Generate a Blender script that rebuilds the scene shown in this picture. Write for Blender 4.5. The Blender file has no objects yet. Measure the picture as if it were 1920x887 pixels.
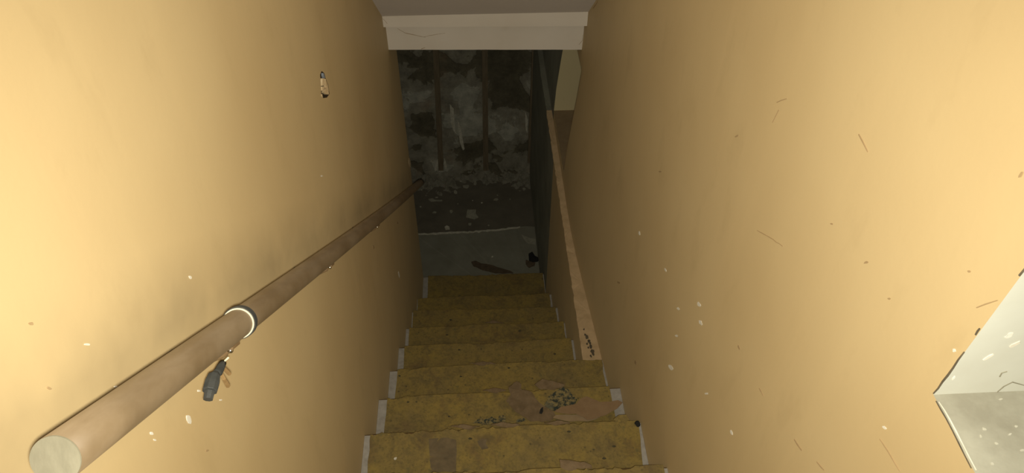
import bpy, bmesh, math, random
from mathutils import Vector, Matrix, noise

# ------------------------------------------------------------------ scale and camera solve
S = 0.9                                   # metres per stair-width unit used while measuring
F_PX, PITCH, ROLL, YAW = 1383.96, 0.7853, 0.0088, 0.0594
CAM = Vector((0.4413, -1.4021, 2.3762))   # in stair units; origin = left end of one nosing
fw = Vector((math.sin(YAW)*math.cos(PITCH), math.cos(YAW)*math.cos(PITCH), -math.sin(PITCH)))
rt = Vector((math.cos(YAW), -math.sin(YAW), 0)); up = rt.cross(fw)
RT = math.cos(ROLL)*rt + math.sin(ROLL)*up
UP = -math.sin(ROLL)*rt + math.cos(ROLL)*up

scene = bpy.context.scene
COL = scene.collection
cam_data = bpy.data.cameras.new('camera'); cam = bpy.data.objects.new('camera', cam_data); COL.objects.link(cam)
cam_data.sensor_width = 36; cam_data.lens = 36*F_PX/1920; cam_data.clip_start = 0.02
M = Matrix((RT, UP, -fw)).transposed().to_4x4(); M.translation = CAM*S
cam.matrix_world = M
scene.camera = cam

world = bpy.data.worlds.new('world'); scene.world = world; world.use_nodes = True
world.node_tree.nodes['Background'].inputs[0].default_value = (0.85, 0.9, 1.0, 1)
world.node_tree.nodes['Background'].inputs[1].default_value = 0.10

# the phone's flash beside its lens: the light this photograph was taken with
fl = bpy.data.lights.new('phone_flash', 'SPOT'); fl.energy = 94; fl.spot_size = math.radians(112); fl.spot_blend = 1.0; fl.color = (1.0, 0.95, 0.82); fl.shadow_soft_size = 0.012
flo = bpy.data.objects.new('phone_flash', fl); COL.objects.link(flo)
FM = M.copy(); FM.translation = CAM*S + RT*0.008 - UP*0.012 - fw*0.01; flo.matrix_world = FM

scene.view_settings.view_transform = 'Standard'
scene.view_settings.look = 'None'
scene.view_settings.exposure = 0.0
scene.view_settings.gamma = 1.0
scene.view_settings.use_curve_mapping = False

# ------------------------------------------------------------------ helpers
def ray(u, v): return fw + RT*((u-960)/F_PX) - UP*((v-443.5)/F_PX)
def hit(u, v, ax, val):                   # pixel -> point on the axis plane that the thing touches
    d = ray(u, v); t = (val-CAM[ax])/d[ax]
    return CAM + d*t

def smooth(a, b, x):
    t = max(0, min(1, (x-a)/(b-a))); return t*t*(3-2*t)
def lerp(a, b, t): return a+(b-a)*t
RND = random.Random(7)
WPOS = {}                                 # world origin of each object

def link_mesh(name, bm, mats, parent=None, smooth_shade=False, normals=True):
    """vertices come in stair units; the object's origin goes to the bottom centre of its mesh"""
    for v in bm.verts: v.co *= S
    if normals: bmesh.ops.recalc_face_normals(bm, faces=bm.faces)
    xs = [v.co.x for v in bm.verts]; ys = [v.co.y for v in bm.verts]; zs = [v.co.z for v in bm.verts]
    o0 = Vector(((min(xs)+max(xs))/2, (min(ys)+max(ys))/2, min(zs)))
    for v in bm.verts: v.co -= o0
    me = bpy.data.meshes.new(name); bm.to_mesh(me); bm.free()
    if smooth_shade:
        for p in me.polygons: p.use_smooth = True
    for m in (mats if isinstance(mats, (list, tuple)) else [mats]): me.materials.append(m)
    ob = bpy.data.objects.new(name, me); COL.objects.link(ob)
    WPOS[ob] = o0
    if parent is not None:
        ob.parent = parent; ob.location = o0 - WPOS[parent]
    else: ob.location = o0
    return ob
def empty(name, loc):
    o = bpy.data.objects.new(name, None); COL.objects.link(o); o.empty_display_size = 0.05
    o.location = Vector(loc)*S; WPOS[o] = Vector(loc)*S
    return o
def tag(o, label=None, cat=None, group=None, kind=None):
    if label: o['label'] = label
    if cat: o['category'] = cat
    if group: o['group'] = group
    if kind: o['kind'] = kind
    return o
def struct(o, label=None, cat=None):
    return tag(o, label, cat, kind='structure')

def add_box(bm, x0, x1, y0, y1, z0, z1, bev=0.0, mi=0):
    vs = [bm.verts.new((x, y, z)) for x in (x0, x1) for y in (y0, y1) for z in (z0, z1)]
    fs = [bm.faces.new([vs[i] for i in q]) for q in ((0,1,3,2),(4,6,7,5),(0,4,5,1),(2,3,7,6),(0,2,6,4),(1,5,7,3))]
    for f in fs: f.material_index = mi
    if bev:
        es = list({e for f in fs for e in f.edges})
        bmesh.ops.bevel(bm, geom=es, offset=bev, segments=2, affect='EDGES', profile=0.6)
    return vs
def add_tube(bm, pts, rad, n=20, cap=True, rads=None):
    rings = []
    pts = [Vector(p) for p in pts]
    ref = Vector((1, 0, 0.01))
    for i, p in enumerate(pts):
        t = (pts[min(i+1, len(pts)-1)]-pts[max(i-1, 0)]).normalized()
        a = (ref - t*ref.dot(t))
        if a.length < 1e-3: a = Vector((0, 1, 0)) - t*t.y
        a.normalize(); b = t.cross(a)
        r = rads[i] if rads else rad
        rings.append([bm.verts.new(p + (a*math.cos(k*2*math.pi/n) + b*math.sin(k*2*math.pi/n))*r) for k in range(n)])
    for A, B in zip(rings, rings[1:]):
        for k in range(n): bm.faces.new((A[k], A[(k+1) % n], B[(k+1) % n], B[k]))
    if cap: bm.faces.new(rings[0]); bm.faces.new(rings[-1])
    return rings
def add_sheet(bm, pts, off):
    """an outline of 3D points made into a plate of thickness off (a vector)"""
    off = Vector(off)
    a = [bm.verts.new(Vector(p)) for p in pts]; b = [bm.verts.new(Vector(p)+off) for p in pts]
    f1 = bm.faces.new(a); f2 = bm.faces.new(list(reversed(b)))
    n = len(a)
    for i in range(n): bm.faces.new((a[i], b[i], b[(i+1) % n], a[(i+1) % n]))
    bmesh.ops.triangulate(bm, faces=[f1, f2])
def add_strip(bm, A, B, off):
    off = Vector(off); rows = []
    for a, b in zip(A, B): rows.append([bm.verts.new(a), bm.verts.new(b), bm.verts.new(b+off), bm.verts.new(a+off)])
    for P, Q in zip(rows, rows[1:]):
        for k in range(4): bm.faces.new((P[k], Q[k], Q[(k+1) % 4], P[(k+1) % 4]))
    bm.faces.new(rows[0]); bm.faces.new(rows[-1])
def ragged(pts, step, amp, seed=0, closed=True):
    """subdivide a polyline and shake it, so that its outline looks torn"""
    out = []; n = len(pts)
    for i in range(n if closed else n-1):
        p, q = Vector(pts[i]), Vector(pts[(i+1) % n])
        k = max(1, int((q-p).length/step))
        for j in range(k):
            c = p.lerp(q, j/k)
            if j: c = c + noise.noise_vector(Vector((c.x*60+seed*9.1, c.y*60, c.z*60+seed)))*amp
            out.append(c)
    if not closed: out.append(Vector(pts[-1]))
    return out

# ------------------------------------------------------------------ materials
class NT:
    def __init__(s, name):
        s.m = bpy.data.materials.new(name); s.m.use_nodes = True
        s.t = s.m.node_tree; s.n = s.t.nodes; s.b = s.n['Principled BSDF']
        s.pos = s.n.new('ShaderNodeNewGeometry').outputs['Position']
    def L(s, a, b): s.t.links.new(a, b)
    def mapping(s, scale=(1, 1, 1), rot=(0, 0, 0)):
        k = s.n.new('ShaderNodeMapping'); s.L(s.pos, k.inputs[0]); k.inputs['Scale'].default_value = scale; k.inputs['Rotation'].default_value = rot
        return k.outputs[0]
    def noise(s, scale, detail=4, rough=0.55, vec=None, dist=0.0):
        k = s.n.new('ShaderNodeTexNoise'); s.L(vec or s.pos, k.inputs['Vector'])
        k.inputs['Scale'].default_value = scale; k.inputs['Detail'].default_value = detail; k.inputs['Roughness'].default_value = rough; k.inputs['Distortion'].default_value = dist
        return k.outputs['Fac']
    def voronoi(s, scale, vec=None, rand=1.0):
        k = s.n.new('ShaderNodeTexVoronoi'); s.L(vec or s.pos, k.inputs['Vector']); k.inputs['Scale'].default_value = scale; k.inputs['Randomness'].default_value = rand
        return k.outputs['Distance']
    def ramp(s, fac, stops):
        k = s.n.new('ShaderNodeValToRGB'); s.L(fac, k.inputs[0]); e = k.color_ramp.elements
        while len(e) < len(stops): e.new(0.5)
        for el, (p, c) in zip(e, stops):
            el.position = p; el.color = (c, c, c, 1) if isinstance(c, (int, float)) else (*c, 1)
        return k.outputs[0]
    def mix(s, fac, a, b, mode='MIX'):
        k = s.n.new('ShaderNodeMix'); k.data_type = 'RGBA'; k.blend_type = mode
        for v, i in ((fac, 0), (a, 6), (b, 7)):
            if isinstance(v, (int, float)): k.inputs[i].default_value = v
            elif isinstance(v, tuple): k.inputs[i].default_value = (*v, 1)
            else: s.L(v, k.inputs[i])
        return k.outputs[2]
    def math(s, op, a, b=0.0):
        k = s.n.new('ShaderNodeMath'); k.operation = op
        for v, i in ((a, 0), (b, 1)):
            if isinstance(v, (int, float)): k.inputs[i].default_value = v
            else: s.L(v, k.inputs[i])
        return k.outputs[0]
    def sep(s):
        k = s.n.new('ShaderNodeSeparateXYZ'); s.L(s.pos, k.inputs[0]); return k.outputs
    def bump(s, h, strength=0.3, dist=0.01):
        k = s.n.new('ShaderNodeBump'); s.L(h, k.inputs['Height']); k.inputs['Strength'].default_value = strength; k.inputs['Distance'].default_value = dist
        s.L(k.outputs[0], s.b.inputs['Normal'])
    def out(s, col, rough=0.6, spec=0.3, metal=0.0):
        if isinstance(col, tuple): s.b.inputs['Base Color'].default_value = (*col, 1)
        else: s.L(col, s.b.inputs['Base Color'])
        if isinstance(rough, (int, float)): s.b.inputs['Roughness'].default_value = rough
        else: s.L(rough, s.b.inputs['Roughness'])
        s.b.inputs['Specular IOR Level'].default_value = spec; s.b.inputs['Metallic'].default_value = metal; s.b.inputs['Diffuse Roughness'].default_value = 0.3 if not metal else 0.0
        return s.m

def paint_mat(name, base, dark, grime_line=None):
    t = NT(name)
    big = t.ramp(t.noise(1.7, 3, 0.5), [(0.3, 0.0), (0.72, 1.0)])
    c = t.mix(big, base, dark)
    sm = t.ramp(t.noise(9, 5, 0.65, t.mapping((1, 1, 0.45))), [(0.56, 0.0), (0.78, 1.0)])
    c = t.mix(t.math('MULTIPLY', sm, 0.20), c, (dark[0]*0.62, dark[1]*0.6, dark[2]*0.55))
    st = t.ramp(t.noise(5, 3, 0.5, t.mapping((1, 3.2, 0.18))), [(0.55, 0.0), (0.75, 1.0)])   # faint runs
    c = t.mix(t.math('MULTIPLY', st, 0.16), c, (base[0]*1.1, base[1]*1.08, base[2]*1.05))
    if grime_line:                        # hand grime along the rail
        z0, sl, w, k = grime_line
        o = t.sep()
        d = t.math('SUBTRACT', t.math('ADD', o[2], t.math('MULTIPLY', o[1], sl)), z0)
        g = t.math('SUBTRACT', 1.0, t.math('MINIMUM', 1.0, t.math('DIVIDE', t.math('ABSOLUTE', d), w)))
        n = t.ramp(t.noise(3.0, 4, 0.6), [(0.36, 0.0), (0.66, 1.0)])
        c = t.mix(t.math('MULTIPLY', t.math('MULTIPLY', g, n), k), c, (0.13, 0.10, 0.06))
    t.bump(t.noise(60, 4, 0.6), 0.025, 0.01)
    return t.out(c, 0.58, 0.25)

OCHRE, OCHRE_D = (0.59, 0.45, 0.233), (0.53, 0.39, 0.192)
m_wall_l = paint_mat('ochre_wall_paint_with_grime', OCHRE, OCHRE_D, (0.86*S+0.115, 0.767, 0.13, 0.38))
m_wall = paint_mat('ochre_wall_paint', OCHRE, OCHRE_D)
m_ochre_reveal = paint_mat('ochre_reveal_paint', (0.70, 0.60, 0.34), (0.64, 0.54, 0.30))

def white_mat():
    t = NT('dusty_white_paint')
    n = t.ramp(t.noise(2.5, 4), [(0.35, 0.0), (0.75, 1.0)])
    c = t.mix(n, (0.86, 0.79, 0.67), (0.77, 0.69, 0.56))
    yv = t.ramp(t.noise(4.5, 3, 0.5), [(0.6, 0.0), (0.8, 1.0)])
    c = t.mix(t.math('MULTIPLY', yv, .35), c, (0.5, 0.4, 0.23))
    crack = t.ramp(t.voronoi(2.2, t.mapping((1, 1, 3.0), (0, 0.4, 0))), [(0.0, 0.0), (1.0, 0.0)])
    t.bump(t.noise(45, 3), 0.06)
    return t.out(c, 0.55, 0.3)
m_white = white_mat()
def ceil_mat():
    t = NT('ceiling_paint')
    c = t.mix(t.noise(3, 4), (0.74, 0.67, 0.58), (0.66, 0.585, 0.49))
    t.bump(t.noise(50, 3), 0.06)
    return t.out(c, 0.7, 0.2)
m_ceil = ceil_mat()

def lino_mat():
    t = NT('worn_yellow_linoleum')
    c = t.mix(t.ramp(t.noise(5.5, 5, 0.6), [(0.33, 0.0), (0.68, 1.0)]), (0.365, 0.26, 0.066), (0.27, 0.20, 0.075))
    c = t.mix(t.math('MULTIPLY', t.ramp(t.noise(60, 4, 0.7), [(0.4, 0.0), (0.68, 1.0)]), 0.6), c, (0.175, 0.135, 0.05))
    br = t.ramp(t.noise(7.5, 4, 0.65, None, 0.4), [(0.57, 0.0), (0.68, 1.0)])
    c = t.mix(t.math('MULTIPLY', br, 0.55), c, (0.175, 0.115, 0.055))
    sp = t.math('MULTIPLY', t.ramp(t.voronoi(34), [(0.09, 1.0), (0.17, 0.0)]), t.ramp(t.noise(12, 2), [(0.5, 0.0), (0.62, 1.0)]))
    c = t.mix(t.math('MULTIPLY', sp, 0.75), c, (0.06, 0.055, 0.035))
    gr = t.ramp(t.noise(26, 4, 0.6), [(0.62, 0.0), (0.72, 1.0)])
    c = t.mix(t.math('MULTIPLY', gr, 0.5), c, (0.13, 0.13, 0.06))
    d2 = t.ramp(t.noise(16, 6, 0.72, None, 0.6), [(0.5, 0.0), (0.64, 1.0)])
    c = t.mix(t.math('MULTIPLY', d2, 0.55), c, (0.15, 0.115, 0.055))
    d3 = t.ramp(t.noise(120, 4, 0.7), [(0.56, 0.0), (0.7, 1.0)])
    c = t.mix(t.math('MULTIPLY', d3, 0.5), c, (0.10, 0.085, 0.045))
    lt = t.ramp(t.noise(11, 5, 0.65, t.mapping((1, 1, 1), (0, 0, 1.1))), [(0.55, 0.0), (0.72, 1.0)])
    c = t.mix(t.math('MULTIPLY', lt, 0.5), c, (0.42, 0.30, 0.07))
    t.bump(t.noise(80, 5, 0.7), 0.22, 0.006)
    return t.out(c, 0.72, 0.2)
m_lino = lino_mat()
def simple(name, a, b, scale=30, rough=0.8, spec=0.2, bump=0.2, lo=0.35, hi=0.7, vec=None, metal=0.0):
    t = NT(name)
    n = t.noise(scale, 5, 0.62, t.mapping(vec) if vec else None)
    c = t.mix(t.ramp(n, [(lo, 0.0), (hi, 1.0)]), a, b)
    if bump: t.bump(t.noise(scale*2.5, 4), bump, 0.006)
    return t.out(c, rough, spec, metal)
m_backing = simple('brown_felt_backing', (0.255, 0.18, 0.098), (0.17, 0.118, 0.06), 32)
m_backing_d = simple('grey_brown_felt_backing', (0.215, 0.16, 0.085), (0.14, 0.108, 0.062), 28)
m_treadwood = simple('bare_tread_wood', (0.19, 0.12, 0.05), (0.11, 0.07, 0.03), 30)
m_edge = simple('chalky_white_tread_paint', (0.46, 0.43, 0.37), (0.34, 0.31, 0.26), 40)
m_riser = simple('brown_riser_board', (0.2, 0.13, 0.06), (0.13, 0.085, 0.04), 20)
def glue_mat():
    t = NT('black_green_glue_residue')
    c = t.mix(t.ramp(t.noise(75, 4, 0.7), [(0.42, 0.0), (0.58, 1.0)]), (0.30, 0.235, 0.10), (0.045, 0.055, 0.045))
    c = t.mix(t.ramp(t.noise(30, 3), [(0.55, 0.0), (0.66, 1.0)]), c, (0.17, 0.16, 0.10))
    t.bump(t.noise(90, 4), 0.5, 0.006)
    return t.out(c, 0.8, 0.15)
m_glue = glue_mat()
m_paper = simple('brown_torn_sheet', (0.33, 0.22, 0.115), (0.27, 0.17, 0.085), 14, 0.7)
m_black = simple('black_flake', (0.02, 0.02, 0.018), (0.035, 0.033, 0.028), 40)
m_burn = simple('dark_burn', (0.075, 0.065, 0.035), (0.11, 0.09, 0.045), 60)
m_chip = simple('white_paint_chip', (0.78, 0.74, 0.62), (0.66, 0.6, 0.46), 50, bump=0)
m_scuff = simple('brown_scuff', (0.36, 0.25, 0.125), (0.42, 0.295, 0.15), 50, bump=0)
m_concrete = simple('grey_concrete_sill', (0.47, 0.455, 0.355), (0.30, 0.28, 0.21), 9, bump=0.4)
m_jamb = simple('pale_grey_jamb_paint', (0.62, 0.62, 0.52), (0.56, 0.55, 0.45), 6, 0.6, bump=0.08)
m_ledge = simple('tan_ledge_plaster', (0.62, 0.45, 0.25), (0.49, 0.35, 0.185), 18, bump=0.35)
m_jambcrack = simple('grey_crack', (0.3, 0.28, 0.2), (0.22, 0.2, 0.14), 60)
m_sillchip = simple('pale_sill_chip', (0.55, 0.53, 0.42), (0.48, 0.46, 0.36), 50)
m_crumb = simple('dark_crumbled_mortar', (0.09, 0.075, 0.05), (0.15, 0.12, 0.075), 60)
m_sill2 = simple('brown_sill_plaster', (0.30, 0.215, 0.115), (0.24, 0.17, 0.09), 20)
m_batten = simple('damp_brown_batten', (0.24, 0.19, 0.115), (0.16, 0.125, 0.075), 12, vec=(8, 8, 0.8))
m_floor_grey = simple('grey_green_floor_paint', (0.31, 0.30, 0.225), (0.25, 0.24, 0.175), 7, bump=0.1)
m_floor_dark = simple('dirty_dark_floor', (0.195, 0.175, 0.125), (0.15, 0.133, 0.095), 8, bump=0.35)
m_plaster_white = simple('crumbled_white_plaster', (0.7, 0.67, 0.53), (0.48, 0.45, 0.34), 40)
m_chip_floor = simple('fallen_plaster_flake', (0.46, 0.44, 0.33), (0.30, 0.285, 0.205), 40)
m_stickbrown = simple('rotten_brown_wood', (0.15, 0.11, 0.065), (0.10, 0.075, 0.045), 30)

m_rubble = simple('damp_rubble', (0.33, 0.31, 0.235), (0.2, 0.185, 0.13), 30)
def darkwall_mat():
    t = NT('black_green_damp_wall')
    c = t.mix(t.ramp(t.noise(4, 4), [(0.35, 0.0), (0.7, 1.0)]), (0.27, 0.262, 0.19), (0.18, 0.175, 0.125))
    st = t.ramp(t.noise(9, 4, 0.6, t.mapping((1, 3.5, 0.5))), [(0.62, 0.0), (0.75, 1.0)])
    c = t.mix(t.math('MULTIPLY', st, 0.5), c, (0.36, 0.35, 0.27))
    t.bump(t.noise(30, 4), 0.3)
    return t.out(c, 0.75, 0.2)
m_darkwall = darkwall_mat()
def farwall_mat():
    t = NT('peeling_cellar_plaster')
    a = t.n.new('ShaderNodeAttribute'); a.attribute_name = 'peel'
    f = a.outputs['Fac']
    c = t.ramp(f, [(0.0, (0.14, 0.124, 0.078)), (0.30, (0.175, 0.156, 0.10)), (0.325, (0.29, 0.27, 0.195)), (0.5, (0.34, 0.315, 0.235)), (0.63, (0.36, 0.34, 0.255)), (0.65, (0.47, 0.455, 0.36)), (1.0, (0.53, 0.52, 0.41))])
    v = t.ramp(t.noise(16, 6, 0.7), [(0.3, 0.6), (0.7, 1.2)])
    c = t.mix(1.0, c, v, 'MULTIPLY')
    rd = t.ramp(t.noise(3.2, 3), [(0.6, 0.0), (0.72, 1.0)])
    c = t.mix(t.math('MULTIPLY', rd, 0.35), c, (0.4, 0.27, 0.16))
    t.bump(t.noise(70, 5, 0.7), 0.4, 0.008)
    return t.out(c, 0.85, 0.15)
m_farwall = farwall_mat()
def rail_mat():
    t = NT('worn_varnished_rail_wood')
    g = t.noise(7, 5, 0.6, t.mapping((6, 1.2, 1.2)))
    c = t.mix(t.ramp(g, [(0.35, 0.0), (0.7, 1.0)]), (0.145, 0.10, 0.052), (0.21, 0.155, 0.092))
    w = t.ramp(t.noise(4, 3), [(0.5, 0.0), (0.72, 1.0)])
    c = t.mix(t.math('MULTIPLY', w, 0.45), c, (0.26, 0.21, 0.145))
    t.bump(g, 0.08, 0.004)
    return t.out(c, 0.42, 0.4)
m_rail = rail_mat()
m_endgrain = simple('pale_end_grain', (0.23, 0.21, 0.145), (0.17, 0.155, 0.105), 26, vec=(3, 1, 1), bump=0.1)
m_rubber = simple('black_rubber', (0.035, 0.037, 0.034), (0.055, 0.056, 0.05), 40, 0.6, 0.3)
m_whiteplastic = simple('cream_plastic', (0.74, 0.68, 0.5), (0.7, 0.63, 0.45), 30, 0.5, bump=0)
m_steel = simple('bright_screw_steel', (0.75, 0.73, 0.68), (0.6, 0.58, 0.52), 60, 0.22, 0.5, 0, metal=1.0)
m_bracket = simple('brown_painted_bracket', (0.2, 0.13, 0.065), (0.15, 0.095, 0.045), 40, 0.5)
m_wire = simple('brown_wire', (0.3, 0.19, 0.08), (0.24, 0.15, 0.06), 60)
m_hole = simple('dark_wall_cavity', (0.05, 0.035, 0.02), (0.09, 0.06, 0.03), 50)
m_lump = simple('broken_tan_plaster', (0.85, 0.68, 0.42), (0.66, 0.48, 0.25), 70, bump=0.4)
m_conduit = simple('blue_grey_conduit', (0.27, 0.30, 0.33), (0.2, 0.22, 0.24), 60)
m_glass = simple('dusty_window_pane', (0.25, 0.27, 0.25), (0.32, 0.33, 0.3), 8, 0.25, 0.5, bump=0)
m_door = m_darkwall

# ------------------------------------------------------------------ measures of the place (stair units)
D, R = 0.3054, 0.2375
YI, ZI = 6*D+0.489, -6*R-0.3223
ZF = -2.0242                              # cellar floor
YF = 3.772                                # cellar end wall
XL = 0.904                                # face of the thick lower wall on the right
ZLEDGE = -0.483
YB = -2.7                                 # behind the camera
def zc(y): return 0.612 + 0.86*(1.886-y)  # sloping ceiling
def xr(y, z):                             # the right wall leans in slightly towards the cellar
    return 1.0 - 0.062*smooth(0.3, 1.6, y)*smooth(0.45, -0.45, z)

# ---- left wall, with the knocked-out switch hole
def wall_left():
    bm = bmesh.new()
    hole_px = [(603,133),(608,137),(611,148),(615,158),(618,176),(613,183),(606,184),(602,180),(602,168),(601,152),(600,140)]
    hole = [hit(u, v, 0, 0.0) for u, v in hole_px]
    ys = [h.y for h in hole]; zs = [h.z for h in hole]
    Y0, Y1, Z0, Z1 = min(ys)-0.05, max(ys)+0.05, min(zs)-0.05, max(zs)+0.05
    gy = [YB, -1.5, -0.6, Y0, Y1, 1.2, YI]; gz = [ZF, -1.0, 0.0, Z0, Z1, 2.5, 4.75]
    V = {}
    def vert(y, z):
        k = (round(y, 5), round(z, 5))
        if k not in V: V[k] = bm.verts.new((0, y, z))
        return V[k]
    for i in range(len(gy)-1):
        for j in range(len(gz)-1):
            q = [vert(gy[i], gz[j]), vert(gy[i+1], gz[j]), vert(gy[i+1], gz[j+1]), vert(gy[i], gz[j+1])]
            if gy[i] == Y0 and gz[j] == Z0:
                hv = [bm.verts.new(h) for h in hole]
                es = []
                for a, b in zip(q, q[1:]+q[:1]): es.append(bm.edges.get((a, b)) or bm.edges.new((a, b)))
                for a, b in zip(hv, hv[1:]+hv[:1]): es.append(bm.edges.new((a, b)))
                bmesh.ops.triangle_fill(bm, edges=es, use_beauty=True)
                # cavity
                bv = [bm.verts.new(h+Vector((-0.06, 0, 0))) for h in hole]
                for k in range(len(hv)):
                    f = bm.faces.new((hv[k], hv[(k+1) % len(hv)], bv[(k+1) % len(hv)], bv[k])); f.material_index = 1
                f = bm.faces.new(bv); f.material_index = 1
            else: bm.faces.new(q)
    # thickness: end face, back face, bottom and top
    T = -0.16
    a = [vert(y, gz[0]) for y in gy]; b = [vert(YI, z) for z in gz]; c = [vert(y, gz[-1]) for y in gy]; d = [vert(YB, z) for z in gz]
    loop = a + b[1:] + c[::-1][1:] + d[::-1][1:-1]
    back = [bm.verts.new((T, v.co.y, v.co.z)) for v in loop]
    n = len(loop)
    for i in range(n): bm.faces.new((loop[i], loop[(i+1) % n], back[(i+1) % n], back[i]))
    bm.faces.new(back)
    w = struct(link_mesh('wall_left', bm, [m_wall_l, m_hole]), 'ochre painted stair wall with a knocked-out switch hole')
    # broken plaster and a conduit stub showing in the hole
    def bit(name, px, mat, X, seed, th=0.006):
        b2 = bmesh.new(); add_sheet(b2, ragged([hit(u, v, 0, X) for u, v in px], 0.012, 0.0012, seed), (-th, 0, 0))
        return link_mesh(name, b2, mat, w)
    bit('plaster_lump', [(605,147),(609,147),(610,160),(604.5,161)], m_lump, -0.0012, 3)
    bit('plaster_lump', [(610,148),(612,150),(616.5,163),(617,172),(612,164),(610.5,160)], m_lump, -0.0010, 4)
    bit('plaster_lump', [(604,162.5),(610,162),(607.5,167),(604.5,170)], m_lump, -0.0014, 5)
    bit('plaster_lump', [(609,168),(613,165),(616.5,173),(617,177),(612,177),(606.5,173)], m_lump, -0.0010, 6)
    bit('plaster_lump', [(602.5,176),(604.5,177),(605.5,183),(603,181.5)], m_lump, -0.0012, 7)
    tag(bit('conduit', [(606,137),(609,138),(611.5,146),(608,146.5),(606.5,142)], m_conduit, -0.0012, 8), 'blue-grey conduit stub in the switch hole')
    return w
WL = wall_left()

# ---- right wall with its two openings
W1 = (-2.05, hit(1750, 740, 0, 1.0).y, hit(1750, 740, 0, 1.0).z, 2.75)       # y0 y1 z0 z1: opening beside the viewer
W2 = (1.90, 2.52, -0.415, 0.275)                                              # opening near the cellar
def wall_right():
    bm = bmesh.new()
    gy = [YB, W1[0], W1[1], -0.4, 0.0, 0.3, 0.5, 0.7, 0.9, 1.1, 1.3, 1.5, 1.7, W2[0], W2[1], 2.9, YF+0.1]
    gz = [ZF, -1.2, -0.6, ZLEDGE, W2[2], -0.25, -0.05, 0.1, W2[3], 0.45, 0.9, W1[2], W1[3], 4.75]
    V = {}
    TH = 0.42
    def vert(y, z, s=0):
        k = (round(y, 5), round(z, 5), s)
        if k not in V: V[k] = bm.verts.new((1.0+TH if s else xr(y, z), y, z))
        return V[k]
    def inhole(y, z): return any(w[0] < y < w[1] and w[2] < z < w[3] for w in (W1, W2))
    for i in range(len(gy)-1):
        for j in range(len(gz)-1):
            cy, cz = (gy[i]+gy[i+1])/2, (gz[j]+gz[j+1])/2
            if inhole(cy, cz): continue
            f = bm.faces.new((vert(gy[i], gz[j]), vert(gy[i], gz[j+1]), vert(gy[i+1], gz[j+1]), vert(gy[i+1], gz[j])))
            f.smooth = True; f.material_index = 1 if cy > W2[1] else 0
            bm.faces.new((vert(gy[i], gz[j], 1), vert(gy[i+1], gz[j], 1), vert(gy[i+1], gz[j+1], 1), vert(gy[i], gz[j+1], 1)))
    # reveals of the openings and outer rim, from the boundary edges of the front face
    for e in [e for e in bm.edges if len(e.link_faces) == 1]:
        a, b = e.verts
        if a.co.x > 1.2: continue
        ka = vert(a.co.y, a.co.z, 1); kb = vert(b.co.y, b.co.z, 1)
        f = bm.faces.new((a, b, kb, ka))
        m = (a.co+b.co)/2
        in1 = W1[0]-1e-3 <= m.y <= W1[1]+1e-3 and W1[2]-1e-3 <= m.z <= W1[3]+1e-3
        in2 = W2[0]-1e-3 <= m.y <= W2[1]+1e-3 and W2[2]-1e-3 <= m.z <= W2[3]+1e-3
        if in1: f.material_index = 3 if abs(m.z-W1[2]) < 1e-3 else 2
        elif in2: f.material_index = 5 if abs(m.z-W2[2]) < 1e-3 else 4
    bm.normal_update()
    bmesh.ops.recalc_face_normals(bm, faces=bm.faces)
    for e in bm.edges:
        if len(e.link_faces) == 2 and e.calc_face_angle(0) > 0.6: e.smooth = False
    return struct(link_mesh('wall_right', bm, [m_wall, m_darkwall, m_jamb, m_concrete, m_ochre_reveal, m_sill2]), 'ochre painted stair wall with two deep openings')
WR = wall_right()

def window(name, w, label):
    """timber casement closing the outer side of an opening"""
    bm = bmesh.new(); x0, x1 = 1.34, 1.40
    y0, y1, z0, z1 = w; b = 0.05
    for q in ((y0, y1, z0, z0+b), (y0, y1, z1-b, z1), (y0, y0+b, z0+b, z1-b), (y1-b, y1, z0+b, z1-b), ((y0+y1)/2-b/2, (y0+y1)/2+b/2, z0+b, z1-b)):
        add_box(bm, x0, x1, q[0], q[1], q[2], q[3], 0.004)
    o = struct(link_mesh(name, bm, m_white), label)
    for ya, yb in ((y0+b, (y0+y1)/2-b/2), ((y0+y1)/2+b/2, y1-b)):
        bm = bmesh.new(); add_box(bm, 1.365, 1.375, ya, yb, z0+b, z1-b)
        link_mesh('pane', bm, m_glass, o)
window('window_1', W1, 'white casement in the deep concrete-silled opening')
window('window_2', W2, 'white casement in the opening above the ledge')

# ---- thick lower wall with its ledge
bm = bmesh.new()
YL0 = 2*D+0.0
YSW = 2.13
vsA = add_box(bm, XL, 0.945, YL0, YSW, ZF, ZLEDGE-0.012)
add_box(bm, XL, 0.92, YSW, YF, ZF, ZLEDGE-0.012, 0, 1)
WLOW = struct(link_mesh('wall_right_lower', bm, [m_wall, m_darkwall]), 'thick lower part of the stair wall, ochre then damp black')
bm = bmesh.new()
left = ragged([(XL-0.004, YL0+0.005, ZLEDGE-0.012), (XL-0.004, 3.7, ZLEDGE-0.012)], 0.02, 0.0045, 2, False)
right = [Vector((xr(y, ZLEDGE)-0.001, y, ZLEDGE-0.012)) for y in (3.7, 2.6, 2.2, 1.9, 1.7, 1.5, 1.3, 1.1, 0.9, 0.7, YL0+0.005)]
add_sheet(bm, left+right, (0, 0, 0.012))
bmesh.ops.bisect_plane(bm, geom=bm.verts[:]+bm.edges[:]+bm.faces[:], plane_co=(0, 2.62, 0), plane_no=(0, 1, 0))
for f in bm.faces: f.material_index = 1 if f.calc_center_median().y > 2.62 else 0
LEDGE = link_mesh('ledge_cap', bm, [m_ledge, m_darkwall], WLOW)
LEDGE['label'] = 'tan plaster ledge with a crumbled end'
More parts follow.
